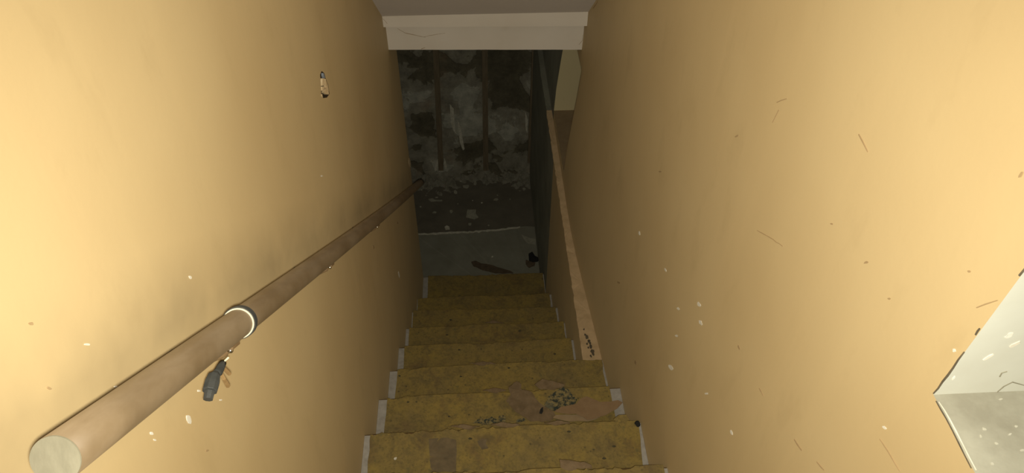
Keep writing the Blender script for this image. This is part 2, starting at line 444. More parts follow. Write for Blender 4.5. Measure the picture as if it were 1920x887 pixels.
for i, (u, v, r) in enumerate([(1100,632,6),(1104,640,5),(1097,628,3),(1108,650,5),(1106,644,4),(1111,660,6),(1095,618,2.5),(1103,652,3),(1112,664,4),(1101,645,3),(1108,668,3)]):
    p = hit(u, v, 2, ZLEDGE+0.001); bm = bmesh.new(); s = r*0.0016
    pts = [p+Vector((math.cos(a)*s*(0.6+0.6*RND.random()), math.sin(a)*s*(0.9+0.9*RND.random()), 0)) for a in [k*2*math.pi/9 for k in range(9)]]
    add_sheet(bm, pts, (0, 0, 0.003)); link_mesh('crumble', bm, m_crumb, WLOW)

# ---- ceiling, bulkhead
bm = bmesh.new()
pts = [(0.0, YB, zc(YB)), (0.0, 1.90, zc(1.90)), (1.0, 1.90, zc(1.90)), (1.0, YB, zc(YB))]
add_sheet(bm, pts, (0, 0.1, 0.12))
struct(link_mesh('ceiling', bm, m_ceil), 'sloping grey-brown ceiling above the stairs')
def fascia(name, pts_lr, y0, y1, label):
    (zb_l, zt_l), (zb_r, zt_r) = pts_lr
    bm = bmesh.new()
    xs = [i/14 for i in range(15)]
    rows = []
    for x in xs:
        zb, zt = lerp(zb_l, zb_r, x)+0.0016*noise.noise(Vector((x*9, y0, 0))), lerp(zt_l, zt_r, x)
        xx = x*0.998+0.001
        rows.append([bm.verts.new(c) for c in ((xx, y0, zb), (xx, y0, zt), (xx, y1, zt), (xx, y1, zb))])
    for A, B in zip(rows, rows[1:]):
        for k in range(4): bm.faces.new((A[k], B[k], B[(k+1) % 4], A[(k+1) % 4]))
    bm.faces.new(rows[0]); bm.faces.new(rows[-1])
    return struct(link_mesh(name, bm, m_white), label)
T1 = fascia('trim_1', ((0.553, 0.610), (0.536, 0.618)), 1.886, 1.915, 'upper white board of the bulkhead under the ceiling')
T2 = fascia('trim_2', ((0.378, 0.640), (0.353, 0.640)), 1.972, 2.09, 'lower white board of the bulkhead')
# hairline cracks in the bulkhead boards
def crack_on(parent, px, ax, val, wid, off, mat, name='crack'):
    bm = bmesh.new()
    P = [hit(u, v, ax, val) for u, v in px]
    P = ragged(P, 0.012, 0.0015, len(px), False)
    for p in P: p[ax] = val
    n = len(P); nrm = Vector(off).normalized()
    A, B = [], []
    for i, p in enumerate(P):
        t = (P[min(i+1, n-1)]-P[max(i-1, 0)]).normalized(); s = t.cross(nrm).normalized()
        w = wid*(0.35+0.65*math.sin(math.pi*(i+0.5)/n))*(0.7+0.6*RND.random())
        A.append(p+s*w); B.append(p-s*w)
    add_strip(bm, A, B, off)
    return link_mesh(name, bm, mat, parent)
crack_on(T2, [(745,53),(760,62),(775,65),(798,70)], 1, 1.972, 0.0011, (0,-0.0008,0), m_scuff)
crack_on(T2, [(795,69),(815,65),(835,62)], 1, 1.972, 0.0007, (0,-0.0008,0), m_scuff)
crack_on(T2, [(790,92),(797,89)], 1, 1.972, 0.0015, (0,-0.0008,0), m_scuff)
crack_on(T2, [(1085,84),(1092,76),(1093,65)], 1, 1.972, 0.0007, (0,-0.0008,0), m_scuff)
crack_on(T1, [(718,35),(726,44)], 1, 1.886, 0.0007, (0,-0.0008,0), m_scuff)
crack_on(WR, [(1112,16),(1118,8),(1121,2)], 0, 1.0, 0.002, (-0.0015,0,0), m_scuff)

# ---- cellar: floor, end wall, closing walls, ceiling
XC = -1.5
bm = bmesh.new(); add_box(bm, XC, XL+0.02, 2.0, YF+0.1, ZF-0.12, ZF-0.006)
FLOOR = struct(link_mesh('floor', bm, m_floor_dark), 'dirty dark cellar floor strewn with fallen plaster')
bm = bmesh.new()
edge = ragged([(XC, 3.09, ZF-0.006), (-0.06, 3.055, ZF-0.006), (0.3, 3.062, ZF-0.006), (0.6, 3.075, ZF-0.006), (0.83, 3.11, ZF-0.006), (XL-0.002, 3.10, ZF-0.006)], 0.025, 0.007, 4, False)
add_sheet(bm, [Vector((XL-0.002, 2.02, ZF-0.006)), Vector((XC, 2.02, ZF-0.006))] + edge, (0, 0, 0.006))
SCREED = struct(link_mesh('floor_screed', bm, m_floor_grey), 'grey-green painted screed at the foot of the stairs')
# crumbled white rim of the screed
bm = bmesh.new()
rim = [p for p in edge if -0.2 < p.x < 0.80]
A = [p+Vector((0, 0.006+0.008*noise.noise(p*40), 0.006)) for p in rim]
B = [p+Vector((0, -0.012-0.010*noise.noise(p*33+Vector((5, 0, 0))), 0.006)) for p in rim]
add_strip(bm, A, B, (0, 0, 0.004))
link_mesh('plaster_rim', bm, m_plaster_white, SCREED)

def wall_far():
    bm = bmesh.new(); lay = bm.verts.layers.float.new('peel')
    nx, nz = 250, 320; x0, x1, z0, z1 = XC, XL+0.03, ZF-0.01, 0.5
    seeds = []
    for (u, v, r, s) in [(775,180,.16,.25),(880,190,.2,.25),(865,245,.16,.22),(900,270,.14,.25),(895,225,.12,.25),(945,245,.14,.12),(790,228,.14,-.5),(805,240,.1,-.4),(885,283,.11,-.5),(910,276,.1,-.4),(935,130,.25,-.3),(790,120,.2,-.25),(960,180,.2,-.2),(840,150,.1,.2),(780,270,.15,.2),(780,275,.06,-.4),(975,300,.15,.1),(770,135,.08,.15),(975,115,.1,-.3),(835,290,.12,.12)]:
        p = hit(u, v, 1, YF); seeds.append((p.x, p.z, r, s))
    g = []
    for i in range(nx+1):
        row = []
        for j in range(nz+1):
            x = lerp(x0, -0.3, i/24) if i < 24 else lerp(-0.3, x1, (i-24)/(nx-24)); z = lerp(z0, z1, j/nz)
            q = Vector((x*3.2, 7.3, z*3.2))
            q2 = q + noise.noise_vector(q*1.7)*0.35
            f = 0.46 + 0.40*noise.fractal(q2, 0.75, 2.1, 7)
            for sx, sz, r, s in seeds: f += s*math.exp(-((x-sx)**2+(z-sz)**2)/(r*r))*0.9
            f = max(0, min(1, f))
            dep = -0.012*(1-smooth(0.28, 0.33, f)) + 0.007*smooth(0.62, 0.66, f)
            dep += 0.006*noise.noise(Vector((x*9, 1, z*9)))
            base = 0.03*smooth(ZF+0.22, ZF, z)*(0.6+0.8*noise.noise(Vector((x*6, 3, z*6))))      # rubble heaped at the foot
            vt = bm.verts.new((x, YF-dep-max(base, 0), z)); vt[lay] = f
            row.append(vt)
        g.append(row)
    for i in range(nx):
        for j in range(nz): bm.faces.new((g[i][j], g[i+1][j], g[i+1][j+1], g[i][j+1]))
    # back
    rim = [g[i][0] for i in range(nx+1)]+[g[nx][j] for j in range(1, nz+1)]+[g[i][nz] for i in range(nx-1, -1, -1)]+[g[0][j] for j in range(nz-1, 0, -1)]
    bk = [bm.verts.new((v.co.x, YF+0.1, v.co.z)) for v in rim]
    for k in range(len(rim)): bm.faces.new((rim[k], rim[(k+1) % len(rim)], bk[(k+1) % len(rim)], bk[k]))
    bm.faces.new(bk)
    return struct(link_mesh('wall_far', bm, m_farwall), 'end wall of the cellar with peeling damp plaster')
WF = wall_far()
def batten(px_top, px_bot, wid, name='batten', mat=m_batten, ztop=0.4, d=0.03):
    a = hit(*px_top, 1, YF-0.03); b = hit(*px_bot, 1, YF-0.03)
    t = (ztop-b.z)/(a.z-b.z); a = b+(a-b)*t
    bm = bmesh.new(); n = 14; rows = []
    for i in range(n+1):
        c = b.lerp(a, i/n); w = wid*(1+0.08*noise.noise(Vector((c.x*7, 0, c.z*4))))/2
        rows.append([bm.verts.new(Vector((c.x+sx*w, YF+yy, c.z))) for sx, yy in ((-1, -d), (1, -d), (1, 0.02), (-1, 0.02))])
    for A, B in zip(rows, rows[1:]):
        for k in range(4): bm.faces.new((A[k], A[(k+1) % 4], B[(k+1) % 4], B[k]))
    bm.faces.new(rows[0]); bm.faces.new(rows[-1])
    return link_mesh(name, bm, mat, WF)
batten((817,100), (827,320), 0.045)
batten((909,95), (911,320), 0.045)
batten((1002,95), (993,305), 0.035, 'corner_batten', m_batten, 0.4, 0.035)
# loose strips of peeling plaster on the end wall
for px in ([(843,195),(848,205),(845,228),(850,245),(856,252),(852,238),(849,222),(851,205)], [(858,225),(864,240),(866,262),(871,280),(868,282),(862,266),(860,248)], [(816,308),(822,296),(820,318),(815,322)], [(833,295),(838,312),(836,318),(832,308)], [(985,210),(990,225),(988,250),(985,240)]):
    bm = bmesh.new(); P = ragged([hit(u, v, 1, YF-0.022) for u, v in px], 0.012, 0.004, 2)
    add_sheet(bm, P, (0, 0.006, 0)); link_mesh('peeling_strip', bm, m_plaster_white, WF)
# rubble lumps at the foot of the end wall
for (u, v, r) in [(838,322,.022),(846,318,.018),(800,318,.02),(880,322,.018),(893,325,.02),(975,322,.03),(985,318,.025),(962,326,.02),(860,325,.016),(820,328,.02),(985,332,.03),(850,332,.02),(940,326,.014),(990,345,.02),(795,328,.025)]:
    p = hit(u, v, 1, YF-0.05); p.z = max(p.z-r*0.3, ZF-0.006+r*0.35)
    bm = bmesh.new(); bmesh.ops.create_icosphere(bm, subdivisions=1, radius=r*0.8)
    for vt in bm.verts:
        vt.co = vt.co*(1+0.9*noise.noise(vt.co*30/0.9+p*9)); vt.co.y *= 0.6; vt.co.z *= 0.6; vt.co += p
    link_mesh('rubble_lump', bm, m_rubble, WF)

bm = bmesh.new(); nx, ny = 130, 34; g = []
for i in range(nx+1):
    x = lerp(-0.35, XL-0.002, i/nx); row = []
    dep = 0.07 + 0.10*smooth(0.32, 0.05, x) + 0.16*smooth(0.72, 0.9, x) + 0.05*noise.noise(Vector((x*6, 2.2, 0)))
    for j in range(ny+1):
        y = lerp(YF-0.42, YF+0.03, j/ny); k = (YF-y)/max(dep, 0.02)
        q = Vector((x*16, y*16, 4.4))
        h = 0.055*(1-k) + 0.05*noise.noise(q) + 0.022*noise.noise(q*2.7) + 0.012*noise.noise(q*6)
        row.append(bm.verts.new((x, y, ZF-0.012+min(0.075, max(-0.01, h)))))
    g.append(row)
for i in range(nx):
    for j in range(ny): bm.faces.new((g[i][j], g[i+1][j], g[i+1][j+1], g[i][j+1]))
tag(link_mesh('rubble_heap', bm, m_rubble, WF), 'crumbled plaster rubble heaped along the foot of the wall', kind='stuff')
bm = bmesh.new(); add_box(bm, XC-0.1, XC, YI, YF+0.1, ZF-0.01, 0.5); struct(link_mesh('wall_cellar_side', bm, m_darkwall), 'damp dark side wall of the cellar')
bm = bmesh.new(); add_box(bm, XC, -0.165, YI-0.12, YI, ZF-0.006, 0.5); struct(link_mesh('wall_cellar_front', bm, m_darkwall), 'damp dark cellar wall behind the stair wall')
bm = bmesh.new(); add_box(bm, XC, 0.93, 2.09, YF+0.1, 0.44, 0.55); struct(link_mesh('ceiling_cellar', bm, m_darkwall), 'low dark cellar ceiling behind the bulkhead')
bm = bmesh.new(); add_box(bm, 0, 1, YB, -5*D-0.03, 5*R-0.15, 5*R); struct(link_mesh('floor_upper', bm, m_lino), 'yellow linoleum landing at the head of the stairs')

# ------------------------------------------------------------------ staircase
STAIR = tag(empty('staircase', (0.5, 0.6, ZF)), 'straight stairs with worn yellow linoleum treads going down to the cellar', 'staircase')
Lpx = {0:(683,812),1:(710,746),2:(730,693),3:(747,650),4:(761,614),5:(773,583),6:(782,559),7:(793,518)}
Rpx = {-1:(1252,872),0:(1202,788),1:(1162.5,724),2:(1131,672),3:(1079,634),4:(1060,603),5:(1045.5,574.5),6:(1029.5,550),7:(1024,512)}
def znose(k): return ZI if k == 7 else -k*R
def ynose(k):
    base = YI if k == 7 else k*D
    yl = hit(*Lpx[k], 2, znose(k)).y if k in Lpx else base+0.02*(k == -1)
    yr = hit(*Rpx[k], 2, znose(k)).y if k in Rpx else base
    return yl, yr
# linoleum inset from the walls: (left at nosing, left at back, right at nosing, right at back)
INSET = {-1:(.02,.02,.012,.03), 0:(.022,.024,.004,.04), 1:(.036,.03,.046,.04), 2:(.036,.03,.012,.018), 3:(.03,.034,.012,.012), 4:(.018,.02,.008,.012), 5:(.006,.01,.012,.012), 6:(.004,.006,.014,.014), 7:(.036,.036,.006,.006)}
TREADS = {}
for k in range(-4, 8):
    zt = znose(k); yl, yr = ynose(k)
    ypl, ypr = ynose(k-1) if k > -4 else (-5*D, -5*D)
    back_l, back_r = ypl-0.03, ypr-0.03
    X1 = 1.0 if k <= 2 else XL
    zn = znose(k+1) if k < 7 else ZF
    # tread board with a rounded nosing
    bm = bmesh.new(); top = zt-0.005; th = 0.04
    prof = [(-1, -th), (-1, 0), (0, 0), (0.006, -0.004), (0.009, -0.012), (0.009, -th+0.012), (0.006, -th+0.003), (0, -th)]
    rows = []
    for i in range(13):
        t = i/12; x = lerp(0.001, X1-0.001, t); yn = lerp(yl, yr, t)-0.009; yb = lerp(back_l, back_r, t)
        wob = 0.002*noise.noise(Vector((x*6, k*3.1, 0)))
        rows.append([bm.verts.new((x, (yb if py == -1 else yn+py+wob), top+pz)) for py, pz in prof])
    for A, B in zip(rows, rows[1:]):
        for q in range(len(prof)): bm.faces.new((A[q], A[(q+1) % len(prof)], B[(q+1) % len(prof)], B[q]))
    bm.faces.new(rows[0]); bm.faces.new(rows[-1])
    tr = link_mesh('tread', bm, m_treadwood, STAIR); TREADS[k] = tr
    # riser below the nosing
    bm = bmesh.new(); yr0, yr1 = min(yl, yr)-0.05, min(yl, yr)-0.03
    vs = add_box(bm, 0.001, X1-0.001, yr0, yr1, zn-0.005, top-th)
    for v in vs: v.co.y += lerp(yl, yr, v.co.x/X1)-min(yl, yr)
    link_mesh('riser', bm, m_riser, STAIR)
    # whitish painted strips at both ends of the tread
    il0, il1, ir0, ir1 = INSET.get(k, (.025, .025, .025, .025))
    for side in (0, 1):
        bm = bmesh.new()
        if side == 0: P = [(0.001, back_l+0.03, top), (0.001, yl-0.009, top), (il0+0.02, yl-0.009, top), (il1+0.02, back_l+0.03, top)]
        else: P = [(X1-ir1-0.02, back_r+0.03, top), (X1-ir0-0.02, yr-0.009, top), (X1-0.001, yr-0.009, top), (X1-0.001, back_r+0.03, top)]
        add_sheet(bm, P, (0, 0, 0.0015)); link_mesh('painted_edge', bm, m_edge, tr)
    # linoleum with a torn front edge
    front = []
    N = 120; sd = k*5.7+1.3
    for i in range(N+1):
        t = i/N; x = lerp(il0, X1-ir0, t); y = lerp(yl, yr, x/X1)
        big = noise.noise(Vector((x*5, sd, 0.4))); mid = noise.noise(Vector((x*22, sd, 2))); fine = noise.noise(Vector((x*90, sd, 5)))
        wear = smooth(-0.15, 0.35, big + 0.35*math.sin(math.pi*t)-0.1)
        y += 0.002 + wear*(0.010*mid + 0.008*fine - 0.007)
        front.append((x, y, top+0.0012))
    bm = bmesh.new(); NR = 8; up_, dn_ = [], []
    for j in range(NR+1):
        q = j/NR; row_u, row_d = [], []
        eL = lerp(il1, il0, q) + 0.004*noise.noise(Vector((j*1.3, sd, 9)))*(j < NR)
        eR = X1-lerp(ir1, ir0, q) + 0.006*noise.noise(Vector((j*1.1, sd, 17)))*(j < NR)
        for i in range(N+1):
            t = i/N; x = lerp(eL, eR, t)
            yb = lerp(back_l, back_r, t)+0.001
            y = front[i][1] if j == NR else lerp(yb, lerp(yl, yr, t)-0.03, j/(NR-1))
            row_u.append(bm.verts.new((x, y, top+0.005))); row_d.append(bm.verts.new((x, y, top+0.0012)))
        up_.append(row_u); dn_.append(row_d)
    for j in range(NR):
        for i in range(N):
            bm.faces.new((up_[j][i], up_[j][i+1], up_[j+1][i+1], up_[j+1][i]))
            bm.faces.new((dn_[j][i], dn_[j+1][i], dn_[j+1][i+1], dn_[j][i+1]))
    for i in range(N):
        bm.faces.new((up_[NR][i], up_[NR][i+1], dn_[NR][i+1], dn_[NR][i])); bm.faces.new((up_[0][i], dn_[0][i], dn_[0][i+1], up_[0][i+1]))
    for j in range(NR):
        bm.faces.new((up_[j][0], up_[j+1][0], dn_[j+1][0], dn_[j][0])); bm.faces.new((up_[j][N], dn_[j][N], dn_[j+1][N], up_[j+1][N]))
    lo = link_mesh('linoleum', bm, m_lino, tr)

def patch(k, px, mat, name, h=0.0016, step=0.014, amp=0.006, lift=0.0):
    bm = bmesh.new(); z = znose(k)+lift
    P = ragged([hit(u, v, 2, z) for u, v in px], step, amp, len(px)+k)
    add_sheet(bm, P, (0, 0, h)); return link_mesh(name, bm, mat, TREADS[k])
def z5(pts): return [(860+x/4.503, 690+y/4.503) for x, y in pts]
def z6(pts): return [(660+x/4.503, 690+y/4.503) for x, y in pts]
patch(1, z5([(420,165),(470,120),(500,140),(535,185),(610,200),(650,260),(710,315),(790,360),(820,415),(770,452),(600,452),(540,410),(455,345),(400,280),(440,230)]), m_backing, 'worn_patch')
patch(1, z5([(735,290),(760,240),(850,200),(880,160),(920,180),(960,230),(1000,270),(985,300),(900,335),(820,370),(770,350),(720,325)]), m_glue, 'glue_stain', 0.0026, 0.010, 0.007)
patch(1, z5([(680,385),(690,350),(712,330),(712,370),(700,390)]), m_black, 'glue_stain', 0.0026, 0.006, 0.003)
patch(1, z5([(118,470),(150,440),(235,430),(280,412),(300,430),(370,400),(395,410),(395,460),(330,462),(250,480),(180,470)]), m_glue, 'glue_stain', 0.002, 0.010, 0.006)
patch(1, z5([(485,465),(490,440),(520,430),(545,420),(570,445),(520,460)]), m_glue, 'glue_stain', 0.0025, 0.008, 0.004)
patch(0, z6([(648,600),(780,590),(880,610),(885,700),(880,880),(700,880),(665,880),(655,720)]), m_backing_d, 'worn_patch', 0.0014, 0.014, 0.004)
patch(0, z6([(1060,620),(1100,595),(1140,605),(1130,640),(1150,680),(1100,690),(1070,650)]), m_backing_d, 'worn_patch', 0.0014, 0.01, 0.006)
patch(-1, z5([(850,775),(930,780),(1060,795),(1120,820),(1130,850),(1000,850),(930,870),(860,840)]), m_backing, 'worn_patch', 0.0014, 0.012, 0.006)
for k, px in ((0, (1311,662)), (0, (930,538)), (0, (98,597)), (1, (1050,140)), (0, (1228,764))):
    u, v = 860+px[0]/4.503, 690+px[1]/4.503
    p = [(u-4, v), (u-1.5, v-2.2), (u+2.5, v-1.6), (u+4.2, v+.4), (u+1.5, v+2), (u-2, v+1.8)]
    if k == 1: continue
    patch(k, p, m_burn, 'burn_mark', 0.0008, 0.02, 0.0)
for k, u, v in ((2, 864, 706), (2, 954, 690), (2, 749, 705), (3, 861, 656), (3, 975, 620), (4, 974, 621), (5, 845, 600), (1, 765, 754), (1, 842, 781), (2, 1040, 664), (4, 838, 628), (3, 1017, 684)):
    w = 2.6
    patch(k, [(u-w, v), (u-1, v-1.6), (u+w, v-.8), (u+w*.8, v+1.1), (u-1, v+1.5)], m_burn, 'burn_mark', 0.0008, 0.02, 0)
# irregular brown lips where the nosings have broken away
for k, pxs in {1: [[(955,727),(968,715),(978,722),(976,731)], [(1002,722),(1017,711),(1040,716),(1060,722),(1040,731),(1012,730)], [(905,733),(930,728),(950,732),(930,738)]],
               0: [[(845,800),(870,796),(900,801),(880,806)], [(920,797),(945,792),(975,797),(955,802)], [(1020,793),(1045,789),(1070,794),(1040,798)], [(1150,787),(1160,779),(1174,778),(1180,788),(1165,793)]],
               2: [[(880,682),(905,678),(930,682),(905,686)]], 4: [[(905,606),(925,601),(945,606)]]}.items():
    for px in pxs: patch(k, px, m_backing if px[0][0] < 1100 else m_lino, 'torn_lip', 0.0022, 0.012, 0.006)

# ------------------------------------------------------------------ handrail
RY0, RZ0 = hit(104, 862, 0, 0.08).y, hit(104, 862, 0, 0.08).z
RY1, RZ1 = hit(789, 342, 0, 0.08).y, hit(789, 342, 0, 0.08).z
rax = Vector((0, RY1-RY0, RZ1-RZ0)).normalized()
RAIL = tag(empty('handrail', (0.08, 0.5, 0.4)), 'round brown wooden handrail sloping down the ochre wall', 'handrail')
RR = 0.0212
def railp(y):
    t = (y-RY0)/(RY1-RY0)
    sag = -0.012*math.sin(math.pi*t)
    return Vector((0.08, y, RZ0+(RZ1-RZ0)*t+sag))
bm = bmesh.new()
pts = [railp(lerp(RY0, RY1, i/40)) for i in range(41)]
add_tube(bm, [pts[0]+rax*0.001] + pts[1:-1] + [pts[-1]-rax*.006, pts[-1]], RR, 40, True, [RR]*41+[RR*.8])
link_mesh('rail', bm, m_rail, RAIL, True)
for p in RAIL.children[-1].data.polygons:
    if len(p.vertices) > 4: p.use_smooth = False
bm = bmesh.new(); add_tube(bm, [pts[0]-rax*0.0006, pts[0]+rax*0.002], RR*0.985, 40)
tag(link_mesh('end_face', bm, m_endgrain, RAIL), 'pale sawn end grain')
# black clip round the rail with a cream rim
yr = hit(452, 610, 0, 0.08).y; c = railp(yr)
def band(c, r0, r1, h, a0, a1, n=40):
    bm = bmesh.new(); A = Vector((1, 0, 0)); B = rax.cross(A); rows = []
    for i in range(n+1):
        a = lerp(a0, a1, i/n); d = A*math.cos(a)+B*math.sin(a)
        rows.append([bm.verts.new(c+d*r+rax*hh) for r, hh in ((r0, -h/2), (r1, -h/2), (r1, h/2), (r0, h/2))])
    for P, Q in zip(rows, rows[1:]):
        for k in range(4): bm.faces.new((P[k], P[(k+1) % 4], Q[(k+1) % 4], Q[k]))
    bm.faces.new(rows[0]); bm.faces.new(rows[-1]); return bm
cl = tag(link_mesh('clip', band(c, RR*0.99, RR*1.16, 0.011, 0, 2*math.pi*0.999), m_rubber, RAIL, False), 'black rubber clip round the rail')
link_mesh('clip_rim', band(c-rax*0.0072, RR*1.0, RR*1.085, 0.0026, 0, 2*math.pi*0.999), m_whiteplastic, cl, False)
# brackets below the rail
for u, v in ((443, 664), (622, 506), (709, 432)):
    q = hit(u, v, 0, 0.085); c = railp(q.y+0.012)
    nrm = Vector((1, 0, 0)).cross(rax).normalized()
    if nrm.z > 0: nrm = -nrm
    bm = bmesh.new()
    s0 = c+nrm*RR*0.9
    add_tube(bm, [s0+Vector((0, 0, 0)), s0+nrm*0.012+Vector((-0.006, 0, 0)), s0+nrm*0.022+Vector((-0.03, 0, 0)), s0+nrm*0.024+Vector((-0.078, 0, 0))], 0.0055, 10)
    add_tube(bm, [Vector((0.001, (s0+nrm*0.024).y, (s0+nrm*0.024).z)), Vector((0.006, (s0+nrm*0.024).y, (s0+nrm*0.024).z))], 0.02, 18)
    vs = add_box(bm, 0.069, 0.091, -0.016, 0.016, -0.002, 0.002, 0.0008)
    for vt in bm.verts:
        if 0.068 < vt.co.x < 0.092 and abs(vt.co.y) < 0.017 and abs(vt.co.z) < 0.003:
            co = vt.co.copy(); vt.co = s0+nrm*(0.002)+Vector((co.x-0.08, 0, 0))+rax*co.y-nrm*co.z
    br = link_mesh('bracket', bm, m_bracket, RAIL, True)
    bm = bmesh.new(); bmesh.ops.create_icosphere(bm, subdivisions=2, radius=0.0042)
    sc = s0+nrm*0.0055-rax*0.012+Vector((0.006, 0, 0))
    for vt in bm.verts: vt.co += sc
    tag(link_mesh('screw', bm, m_steel, br, True), 'shiny screw head')

# ------------------------------------------------------------------ cable plug hanging below the rail
def z8(x, y, X): return hit(340+x/4.433, 570+y/4.433, 0, X)
XP = 0.062
PLUG = tag(empty('cable_plug', z8(250, 640, XP)), 'small black rubber plug with frayed brown wires hanging under the handrail', 'plug')
def taper(name, pts, rads, mat, n=8, sm=False):
    bm = bmesh.new(); add_tube(bm, pts, 0.01, n, True, rads); return link_mesh(name, bm, mat, PLUG, sm)
a, b, c2, d2 = z8(285, 585, XP), z8(272, 600, XP), z8(235, 728, XP), z8(222, 795, XP)
taper('body', [a, b, b.lerp(c2, .45), c2-(c2-b)*0.04, c2], [.006, .0085, .0105, .0102, .009], m_rubber)
taper('tip', [c2, d2], [.0072, .0066], m_rubber, 8)
taper('cord', [z8(345, 490, XP), z8(325, 530, XP), z8(305, 570, XP), a], [.0052, .006, .0065, .006], m_rubber, 10, True)
taper('wire', [z8(330, 580, XP), z8(352, 620, XP+.003), z8(388, 680, XP)], [.0028, .003, .0036], m_wire, 6)
taper('wire', [z8(340, 520, XP), z8(365, 545, XP), z8(400, 580, XP)], [.0026, .003, .0032], m_wire, 6)
taper('tie', [z8(392, 445, XP+.01), z8(365, 470, XP+.004), z8(342, 495, XP)], [.0014, .0014, .0014], m_whiteplastic, 8, True)

# ------------------------------------------------------------------ torn sheet lying on a tread
def torn_sheet():
    zb = znose(1)+0.004
    top = [(805,402),(860,352),(920,335),(990,312),(1030,262),(1080,242),(1190,298),(1290,302),(1340,298),(1378,322),(1330,372),(1240,420),(1150,442),(1085,452),(1050,430),(985,402),(930,410),(870,408)]
    o = tag(empty('torn_sheet', hit(860+1090/4.503, 690+360/4.503, 2, zb)), 'crumpled brown torn sheet lying on a worn yellow tread', 'torn sheet')
    def plate(name, px, z, seed, curl, mat):
        bm = bmesh.new()
        P = ragged([hit(860+x/4.503, 690+y/4.503, 2, z) for x, y in px], 0.02, 0.003, seed)
        a = [bm.verts.new(p) for p in P]; f = bm.faces.new(a)
        r = bmesh.ops.triangulate(bm, faces=[f])
        bmesh.ops.subdivide_edges(bm, edges=[e for e in bm.edges if e.calc_length() > 0.03], cuts=2, use_grid_fill=True)
        bmesh.ops.triangulate(bm, faces=bm.faces[:])
        cen = sum((v.co for v in bm.verts), Vector())/len(bm.verts)
        for v in bm.verts:
            dx, dy = v.co.x-cen.x, v.co.y-cen.y
            v.co.z += curl*(abs(dx)*0.10 + dx*dx*0.5 + max(0, -dy)*0.16) + 0.004*noise.noise(v.co*14)*curl+0.004
        ob = link_mesh(name, bm, mat, o, False, True)
        s = ob.modifiers.new('thickness', 'SOLIDIFY'); s.thickness = 0.0016*S; s.offset = 1
        return ob
    plate('upper_ply', top, zb+0.004, 3, 1.0, m_paper)
    plate('lower_ply', [(795,428),(820,405),(900,400),(1000,400),(1090,430),(1200,420),(1150,445),(1085,458),(1010,452),(930,456),(860,444)], zb, 5, 0.3, m_lump2)
m_lump2 = simple('pale_brown_ply', (0.40, 0.29, 0.16), (0.33, 0.23, 0.12), 20)
torn_sheet()

# ------------------------------------------------------------------ litter on tread and floor
def flake(name, pts, h, mat, label, cat, group=None):
    bm = bmesh.new(); add_sheet(bm, pts, (0, 0, h))
    for v in bm.verts: v.co.z += 0.004*abs(noise.noise(v.co*25))
    return tag(link_mesh(name, bm, mat), label, cat, group)
def blob(u, v, wpx, hpx, z, seed, n=7, rot=0.0):
    r = random.Random(seed); out = []
    for i in range(n):
        a = i*2*math.pi/n; k = 0.45+0.75*r.random()
        x, y = math.cos(a)*wpx/2*k, math.sin(a)*hpx/2*k
        out.append(hit(u+x*math.cos(rot)-y*math.sin(rot), v+x*math.sin(rot)+y*math.cos(rot), 2, z))
    return out
flake('paint_chip', blob(741, 861, 9, 6, 0.002, 4), 0.004, m_chip, 'tiny white paint chip on a yellow tread beside the ochre wall', 'paint chip')
bm = bmesh.new(); p = hit(1201, 791, 2, 0.0); p.x = min(p.x, 0.985); p.y -= 0.012
bmesh.ops.create_icosphere(bm, subdivisions=2, radius=0.0105)
for v in bm.verts: v.co *= 1+0.5*noise.noise(v.co*90); v.co += p+Vector((0, 0, 0.008))
tag(link_mesh('dirt_clump', bm, m_black), 'black dirt clump in the corner of a tread', 'dirt clump')

def z3(x, y): return 740+x/6.194, 320+y/6.194
Z = ZF-0.006
big = [z3(845,460), z3(945,460), z3(940,505), z3(972,545), z3(925,568), z3(830,545), z3(838,500)]
flake('plaster_piece', ragged([hit(u, v, 2, Z) for u, v in big], 0.03, 0.006, 2), 0.008, m_chip_floor, 'largest grey plaster piece lying on the dark cellar floor', 'plaster piece')
tri = [(978,441),(985,447),(1004,449),(1004,459),(990,457),(984,452)]
flake('plaster_piece', ragged([hit(u, v, 2, ZF) for u, v in tri], 0.03, 0.006, 3), 0.006, m_chip_floor, 'flat grey plaster slab on the screed beside the black wall', 'plaster piece')
sq = [z3(580,660), z3(605,645), z3(635,660), z3(640,685), z3(592,692)]
flake('plaster_piece', ragged([hit(u, v, 2, Z) for u, v in sq], 0.03, 0.004, 4), 0.01, m_plaster_white, 'squarish pale plaster piece beside the white rim of the screed', 'plaster piece')
st = [z3(390,335), z3(440,328), z3(470,345), z3(552,345), z3(554,357), z3(470,358), z3(420,362)]
flake('plaster_piece', ragged([hit(u, v, 2, Z) for u, v in st], 0.03, 0.004, 5), 0.007, m_chip_floor, 'long thin tailed plaster sliver on the dark floor', 'plaster piece')
cr = [z3(790,180), z3(820,195), z3(845,190), z3(860,172), z3(866,190), z3(845,208), z3(800,202)]
flake('plaster_piece', ragged([hit(u, v, 2, Z) for u, v in cr], 0.03, 0.004, 6), 0.008, m_chip_floor, 'curved plaster crescent on the dark floor near the end wall', 'plaster piece')
for i, (x, y, w, h) in enumerate([(1175,340,68,40),(1015,378,28,14),(470,490,64,26),(655,480,42,34),(875,625,40,30),(935,150,40,44),(710,250,46,44),(778,125,40,14),(300,425,26,16),(315,230,18,14),(1195,290,20,12),(490,315,40,14),(905,352,14,10),(660,170,60,50),(1500,215,60,40),(735,390,20,12),(1090,640,20,12),(1340,335,18,14)]):
    u, v = z3(x, y)
    flake('plaster_crumb', blob(u, v, w/6.194, h/6.194, Z, 30+i), 0.007, m_chip_floor if i not in (1, 7, 12) else m_plaster_white, 'small plaster crumb scattered on the dark cellar floor', 'plaster crumb', 'plaster crumbs on the cellar floor')
